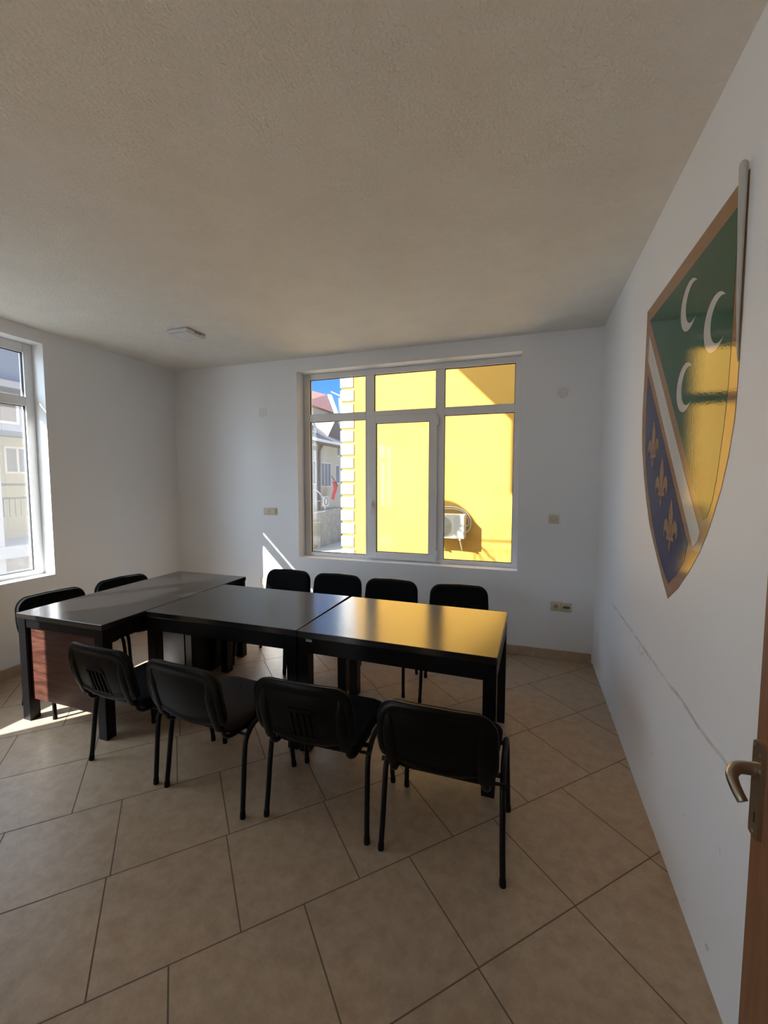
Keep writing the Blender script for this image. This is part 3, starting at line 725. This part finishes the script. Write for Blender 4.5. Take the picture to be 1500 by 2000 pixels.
# ------------------------------------------------------------------ outside: our own building above and beside the room
GZ = -3.2
bm = bmesh.new()
box(bm, (XLO, YF-0.3, 3.15), (3.0, YBO, 5.52)); box(bm, (-4.452, YF-0.3, 5.52), (3.0, YBO, 7.04))
box(bm, (XLO, YF-0.3, GZ), (3.0, YBO, -0.06)); box(bm, (XR+1.6, YF-0.3, -0.06), (3.0, YBO, 3.15)); box(bm, (XR+0.2, 1.3, -0.06), (XR+1.6, YBO, 3.15)); box(bm, (XR+0.2, YF-0.3, -0.06), (XR+1.6, -1.7, 3.15))
pr = [(-4.452, 7.04), (-6.3, 8.888), (-6.3, 9.4), (3.0, 9.4), (3.0, 7.04)]
loft(bm, [[(a, YF-0.3, b) for a, b in pr], [(a, YBO, b) for a, b in pr]])
obj('wall_exterior', bm, M_conc, kind='structure')
bal = thing('balcony', 'concrete balcony with an iron railing above the left window, seen by its shadow', 'balcony')
BX0 = -5.25
obj('balcony_slab', B((BX0, -0.6, 3.447), (XLO, YBO, 3.585)), M_conc, bal)
bm = bmesh.new()
tube(bm, [(BX0+0.05, -0.55, 4.50), (BX0+0.05, YBO-0.04, 4.50), (XLO, YBO-0.04, 4.50)], 0.028, 8)
tube(bm, [(BX0+0.05, -0.55, 4.30), (BX0+0.05, YBO-0.04, 4.30), (XLO, YBO-0.04, 4.30)], 0.012, 8)
tube(bm, [(BX0+0.05, -0.55, 3.66), (BX0+0.05, YBO-0.04, 3.66), (XLO, YBO-0.04, 3.55)], 0.012, 8)
obj('handrail', bm, M_rail, bal)
def baluster(x, y, dx_, dy_):
    bm = bmesh.new(); pts = []
    for k in range(11):
        t = k/10; b_ = 0.085*math.sin(PI*t)
        pts.append((x+dx_*b_, y+dy_*b_, 4.30-0.66*t))
    tube(bm, pts, 0.011, 6); obj('baluster', bm, M_rail, bal)
for k in range(6): baluster(BX0+0.14+k*0.145, YBO-0.04, 0.9, 0)
for k in range(18): baluster(BX0+0.05, YBO-0.14-k*0.145, 0, -0.9)
sd = thing('satellite_dish', 'round satellite dish on the balcony corner, known by its oval shadow on the yellow wall', 'satellite dish', (-5.27, 4.86, 4.42))
bm = bmesh.new(); nrm = Vector((-0.45, -0.75, 0.48)).normalized()
a_ = nrm.cross(Vector((0, 0, 1))).normalized(); b_ = nrm.cross(a_)
rings = []
for rr, dd in ((0.02, 0.0), (0.15, 0.007), (0.28, 0.026), (0.38, 0.048), (0.44, 0.065), (0.445, 0.060), (0.38, 0.038), (0.28, 0.016), (0.15, -0.003), (0.02, -0.010)):
    rings.append([nrm*dd+a_*math.cos(2*PI*k/32)*rr+b_*math.sin(2*PI*k/32)*rr for k in range(32)])
loft(bm, rings); obj('dish', bm, M_lampbody, sd, smooth=True)
bm = bmesh.new(); tube(bm, [(0.0, 0.0, 0.0), (0.03, -0.12, -0.03), (0.07, -0.40, -0.06), (0.07, -0.50, -0.06), (0.07, -0.50, -0.84)], 0.02, 8); obj('mounting_arm', bm, M_rail, sd)
bm = bmesh.new(); tube(bm, [tuple(b_*0.42+nrm*0.05), tuple(nrm*0.42)], 0.012, 8); tube(bm, [tuple(nrm*0.38), tuple(nrm*0.50)], 0.03, 10); obj('receiver_arm', bm, M_rail, sd)

# ------------------------------------------------------------------ outside: yellow building across the alley
YY = 9.40; QX = -4.255
yb = thing('yellow_building', 'bright yellow rendered building with white corner quoins, filling the back window', 'building', (0, 0, 0))
obj('facade', B((QX+0.03, YY, GZ), (9.0, YY+7.0, 9.5)), M_yellow, yb)
k = 0; z = GZ+0.1
while z < 9.2:
    wq = 0.345 if k % 2 else 0.33
    obj('quoin', B((QX, YY-0.03, z), (QX+wq, YY+0.30, z+0.252), 0.008, 1), M_quoin, yb); z += 0.3166; k += 1
ac = thing('air_conditioner', 'outdoor air conditioner box bracketed on the yellow wall, behind the right-hand pane', 'air conditioner', (-1.62, YY, 0.42))
obj('casing', B((-0.395, -0.40, 0.0), (0.395, -0.10, 0.52), 0.012, 2), M_ac, ac)
bm = bmesh.new()
for q in range(9):
    r = 0.04+q*0.024; tube(bm, [(-0.12+r*math.cos(2*PI*j/24), -0.408, 0.26+r*math.sin(2*PI*j/24)) for j in range(25)], 0.004, 5)
for j in range(6): tube(bm, [(-0.12, -0.41, 0.26), (-0.12+0.235*math.cos(j*PI/3), -0.41, 0.26+0.235*math.sin(j*PI/3))], 0.004, 5)
obj('fan_grille', bm, M_acgrill, ac)
obj('side_cover', B((0.17, -0.407, 0.02), (0.385, -0.40, 0.50), 0.003, 1), M_acside, ac)
for xx in (-0.3, 0.3):
    bm = bmesh.new(); box(bm, (xx-0.02, -0.42, -0.03), (xx+0.02, 0, 0.0)); tube(bm, [(xx, -0.38, -0.02), (xx, -0.01, -0.30)], 0.015, 6); obj('bracket', bm, M_ac, ac)
bm = bmesh.new()
tube(bm, smooth_path([(-0.40, -0.04, 0.52), (-0.20, -0.05, 0.64), (0.10, -0.05, 0.66), (0.34, -0.06, 0.58), (0.47, -0.07, 0.42), (0.48, -0.09, 0.24), (0.43, -0.14, 0.14), (0.39, -0.2, 0.13)], 6), 0.014, 8)
tube(bm, smooth_path([(-0.40, -0.04, 0.48), (-0.2, -0.05, 0.60), (0.12, -0.05, 0.615), (0.34, -0.06, 0.54), (0.43, -0.07, 0.38), (0.44, -0.09, 0.28), (0.39, -0.15, 0.25)], 6), 0.011, 8)
obj('pipe', bm, M_ac, ac, smooth=True)

# ------------------------------------------------------------------ outside: street and the houses beyond
obj('ground', B((-60, -25, GZ-0.1), (40, 110, GZ)), M_street, kind='structure')
def far_window(parent, x, y0, y1, z0, z1, m_frame=None, mull=1):
    m_frame = m_frame or M_wframe
    bm = bmesh.new(); t = 0.07
    box(bm, (x-0.06, y0, z0), (x+0.03, y0+t, z1)); box(bm, (x-0.06, y1-t, z0), (x+0.03, y1, z1)); box(bm, (x-0.06, y0+t, z0), (x+0.03, y1-t, z0+t)); box(bm, (x-0.06, y0+t, z1-t), (x+0.03, y1-t, z1))
    for k in range(mull):
        yy = y0+(y1-y0)*(k+1)/(mull+1); box(bm, (x-0.06, yy-t/2, z0+t), (x+0.02, yy+t/2, z1-t))
    f = obj('window', bm, m_frame, parent)
    obj('pane', B((x-0.04, y0+t, z0+t), (x+0.005, y1-t, z1-t)), M_wpane, f)
FX = -14.5
# town house seen past the corner of the yellow building
th = thing('town_house', 'cream two-storey town house with a grey dormered roof, seen past the quoins', 'building')
obj('wall', B((-22, 25.0, GZ), (FX, 34.5, 4.55)), M_cream, th)
obj('wall_bay', B((FX, 25.9, -0.1), (FX+0.12, 27.5, 4.55)), M_whitewall, th)
obj('stone_base', B((FX, 27.7, GZ), (FX+0.25, 34.5, -0.45)), M_stone, th)
far_window(th, FX+0.12, 26.6, 27.35, 1.45, 3.15); far_window(th, FX, 28.4, 30.1, 1.25, 3.1, mull=2); far_window(th, FX, 30.9, 31.7, 1.5, 3.0, mull=0)
far_window(th, FX, 31.2, 32.6, 3.7, 4.45, mull=2)
bm = bmesh.new(); tube(bm, [(FX+0.16, 28.35, 4.3), (FX+0.16, 27.95, 4.0), (FX+0.16, 27.85, 3.6), (FX+0.16, 27.85, GZ)], 0.10, 8); obj('downpipe', bm, M_roofgrey, th)
bm = bmesh.new()
loft(bm, [[(FX+0.9, 24.6, 4.35), (FX+0.9, 24.6, 4.6), (-18, 24.6, 7.2), (-22, 24.6, 4.5)], [(FX+0.9, 34.8, 4.35), (FX+0.9, 34.8, 4.6), (-18, 34.8, 7.2), (-22, 34.8, 4.5)]])
rf = obj('roof', bm, M_roofgrey, th)
def dormer(y0, y1, zb, zt, x):
    bm = bmesh.new(); yc_ = (y0+y1)/2
    loft(bm, [[(x, y0, zb), (x, y1, zb), (x, yc_, zt)], [(x-3.2, y0, zb), (x-3.2, y1, zb), (x-3.2, yc_, zt)]]); d = obj('dormer', bm, M_roofgrey, rf)
    bm = bmesh.new(); tube(bm, [(x+0.08, y0-0.3, zb-0.1), (x+0.08, yc_, zt+0.08), (x+0.08, y1+0.3, zb-0.1)], 0.09, 4); tube(bm, [(x+0.06, y0+0.2, zb+0.1), (x+0.06, y1-0.2, zb+0.1)], 0.05, 4); obj('gable_trim', bm, M_wframe, rf)
dormer(25.3, 28.0, 5.1, 6.4, FX-0.1); dormer(29.6, 33.0, 5.0, 6.9, FX-0.1)
bm = bmesh.new(); tube(bm, [(FX+0.95, 24.6, 4.5), (FX+0.95, 34.8, 4.5)], 0.09, 8); obj('gutter', bm, M_wframe, rf)
aw = thing('arched_window', None, None); 
bpy.data.objects.remove(aw)
bm = bmesh.new(); cy_, zb_ = 26.65, -0.55
pts = [(FX+0.22, cy_, zb_)]+[(FX+0.22, cy_+1.9*math.cos(a*PI/20), zb_+1.65*math.sin(a*PI/20)) for a in range(0, 11)]+[(FX+0.22, cy_, zb_)]
tube(bm, pts, 0.06, 5); tube(bm, [(FX+0.22, cy_+0.05, zb_+0.8), (FX+0.22, cy_+1.5, zb_+0.8)], 0.03, 4)
obj('arch_frame', bm, M_wframe, th)
fl = thing('flag', 'red flag hanging from a slanted pole on the cream town house', 'flag')
bm = bmesh.new(); tube(bm, [(FX, 30.2, 2.1), (FX+0.9, 29.2, 1.5), (FX+1.1, 29.0, 1.3)], 0.03, 6); obj('pole', bm, M_rail, fl)
bm = bmesh.new(); rings = []
for k in range(9):
    t = k/8; rings.append([(FX+0.7+0.1*math.sin(5*t)+0.03*s, 29.25-0.55*(1-0.3*t)*a-0.05*t, 1.65-1.35*t) for a, s in ((-0.6, 0), (-0.2, 1.4), (0.3, -1.2), (0.8, 0.6), (0.8, 1.0), (0.3, -0.8), (-0.2, 1.8), (-0.6, 0.4))])
loft(bm, rings); obj('cloth', bm, M_flag, fl, smooth=True)
a2 = thing('air_conditioner', 'small white air conditioner box low on the cream town house', 'air conditioner', (FX, 28.6, -0.2))
obj('casing', B((0.0, -0.45, 0.0), (0.3, 0.45, 0.75), 0.02, 1), M_wframe, a2)
bm = bmesh.new(); tube(bm, [(0.31, 0.27*math.cos(2*PI*j/20), 0.38+0.27*math.sin(2*PI*j/20)) for j in range(21)], 0.03, 5); obj('fan_ring', bm, M_roofgrey, a2)
# red tiled house behind
rh = thing('red_roof_house', 'house with a red tiled roof and a chimney rising behind the cream town house', 'building')
obj('wall', B((-30, 39.5, GZ), (-21.0, 47.5, 9.5)), M_cream, rh)
bm = bmesh.new(); loft(bm, [[(-20.4, 36.5, 9.3), (-25, 36.5, 11.9), (-30.5, 36.5, 9.3)], [(-20.4, 43.0, 9.3), (-25, 50.8, 13.0), (-30.5, 48.0, 9.3)]])
rr_ = obj('roof', bm, M_roofred, rh)
bm = bmesh.new(); loft(bm, [[(-20.3, 43.0, 9.2), (-24.9, 50.9, 13.1), (-24.9, 50.9, 12.7), (-20.3, 43.0, 8.8)], [(-20.0, 43.6, 9.2), (-24.6, 51.5, 13.1), (-24.6, 51.5, 12.7), (-20.0, 43.6, 8.8)]]); obj('verge', bm, M_greyblue, rr_)
obj('chimney', B((-23.6, 51.5, 6.0), (-22.8, 52.4, 12.6)), M_wframe, rr_)
bm = bmesh.new(); tube(bm, [(-23.2, 52, 12.5), (-22.6, 52, 15.2)], 0.06, 5); tube(bm, [(-23.2, 52, 12.8), (-24.9, 52, 13.6)], 0.06, 5); tube(bm, [(-23.2, 52, 13.0), (-22.0, 52, 14.0)], 0.05, 5); obj('aerial', bm, M_wframe, rr_)
obj('rear_gable', B((-23.5, 53.0, GZ), (-20.0, 60.0, 10.2)), M_cream, rh)
# houses seen through the left window
gb_ = thing('grey_house', 'grey-blue house with a tall column, seen in the upper part of the left window', 'building')
obj('wall', B((-20, -12, GZ), (-14.6, 7.2, 6.6)), M_greyblue, gb_)
obj('upper_floor', B((-20, 7.2, 3.15), (-14.6, 12.5, 6.6)), M_greyblue, gb_)
obj('column', B((-14.6, 7.75, GZ), (-14.3, 8.02, 3.15)), M_whitewall, gb_)
obj('cornice', B((-14.6, -12, 4.35), (-14.2, 12.5, 4.55)), M_whitewall, gb_)
for yy in (1.0, 4.0, 7.5, 9.4): far_window(gb_, -14.6, yy, yy+1.25, 3.35, 4.25)
for yy in (1.0, 4.0): far_window(gb_, -14.6, yy, yy+1.3, 0.4, 2.2)
yh = thing('pale_yellow_house', 'pale yellow house with a railing, seen low in the left window', 'building')
obj('wall', B((-24, 7.25, GZ), (-16.2, 14.5, 3.1)), M_yell2, yh)
far_window(yh, -16.2, 9.2, 10.0, 1.9, 2.8)
bm = bmesh.new(); tube(bm, [(-14.4, 7.3, 1.55), (-14.4, 13, 1.55)], 0.035, 6); tube(bm, [(-14.4, 7.3, 1.15), (-14.4, 13, 1.15)], 0.03, 6)
for k in range(38): tube(bm, [(-14.4, 7.35+k*0.15, 0.6), (-14.4, 7.35+k*0.15, 1.15)], 0.014, 4)
obj('railing', bm, M_rail, yh)
obj('terrace', B((-16.2, 7.2, -0.60), (-14.2, 13.5, -0.25)), M_whitewall, yh)
obj('terrace_wall', B((-16.2, 7.2, GZ), (-14.5, 13.5, -0.60)), M_stone, yh)
obj('garage_door', B((-14.5, 8.0, GZ), (-14.4, 8.75, -1.0)), M_whitewall, yh)
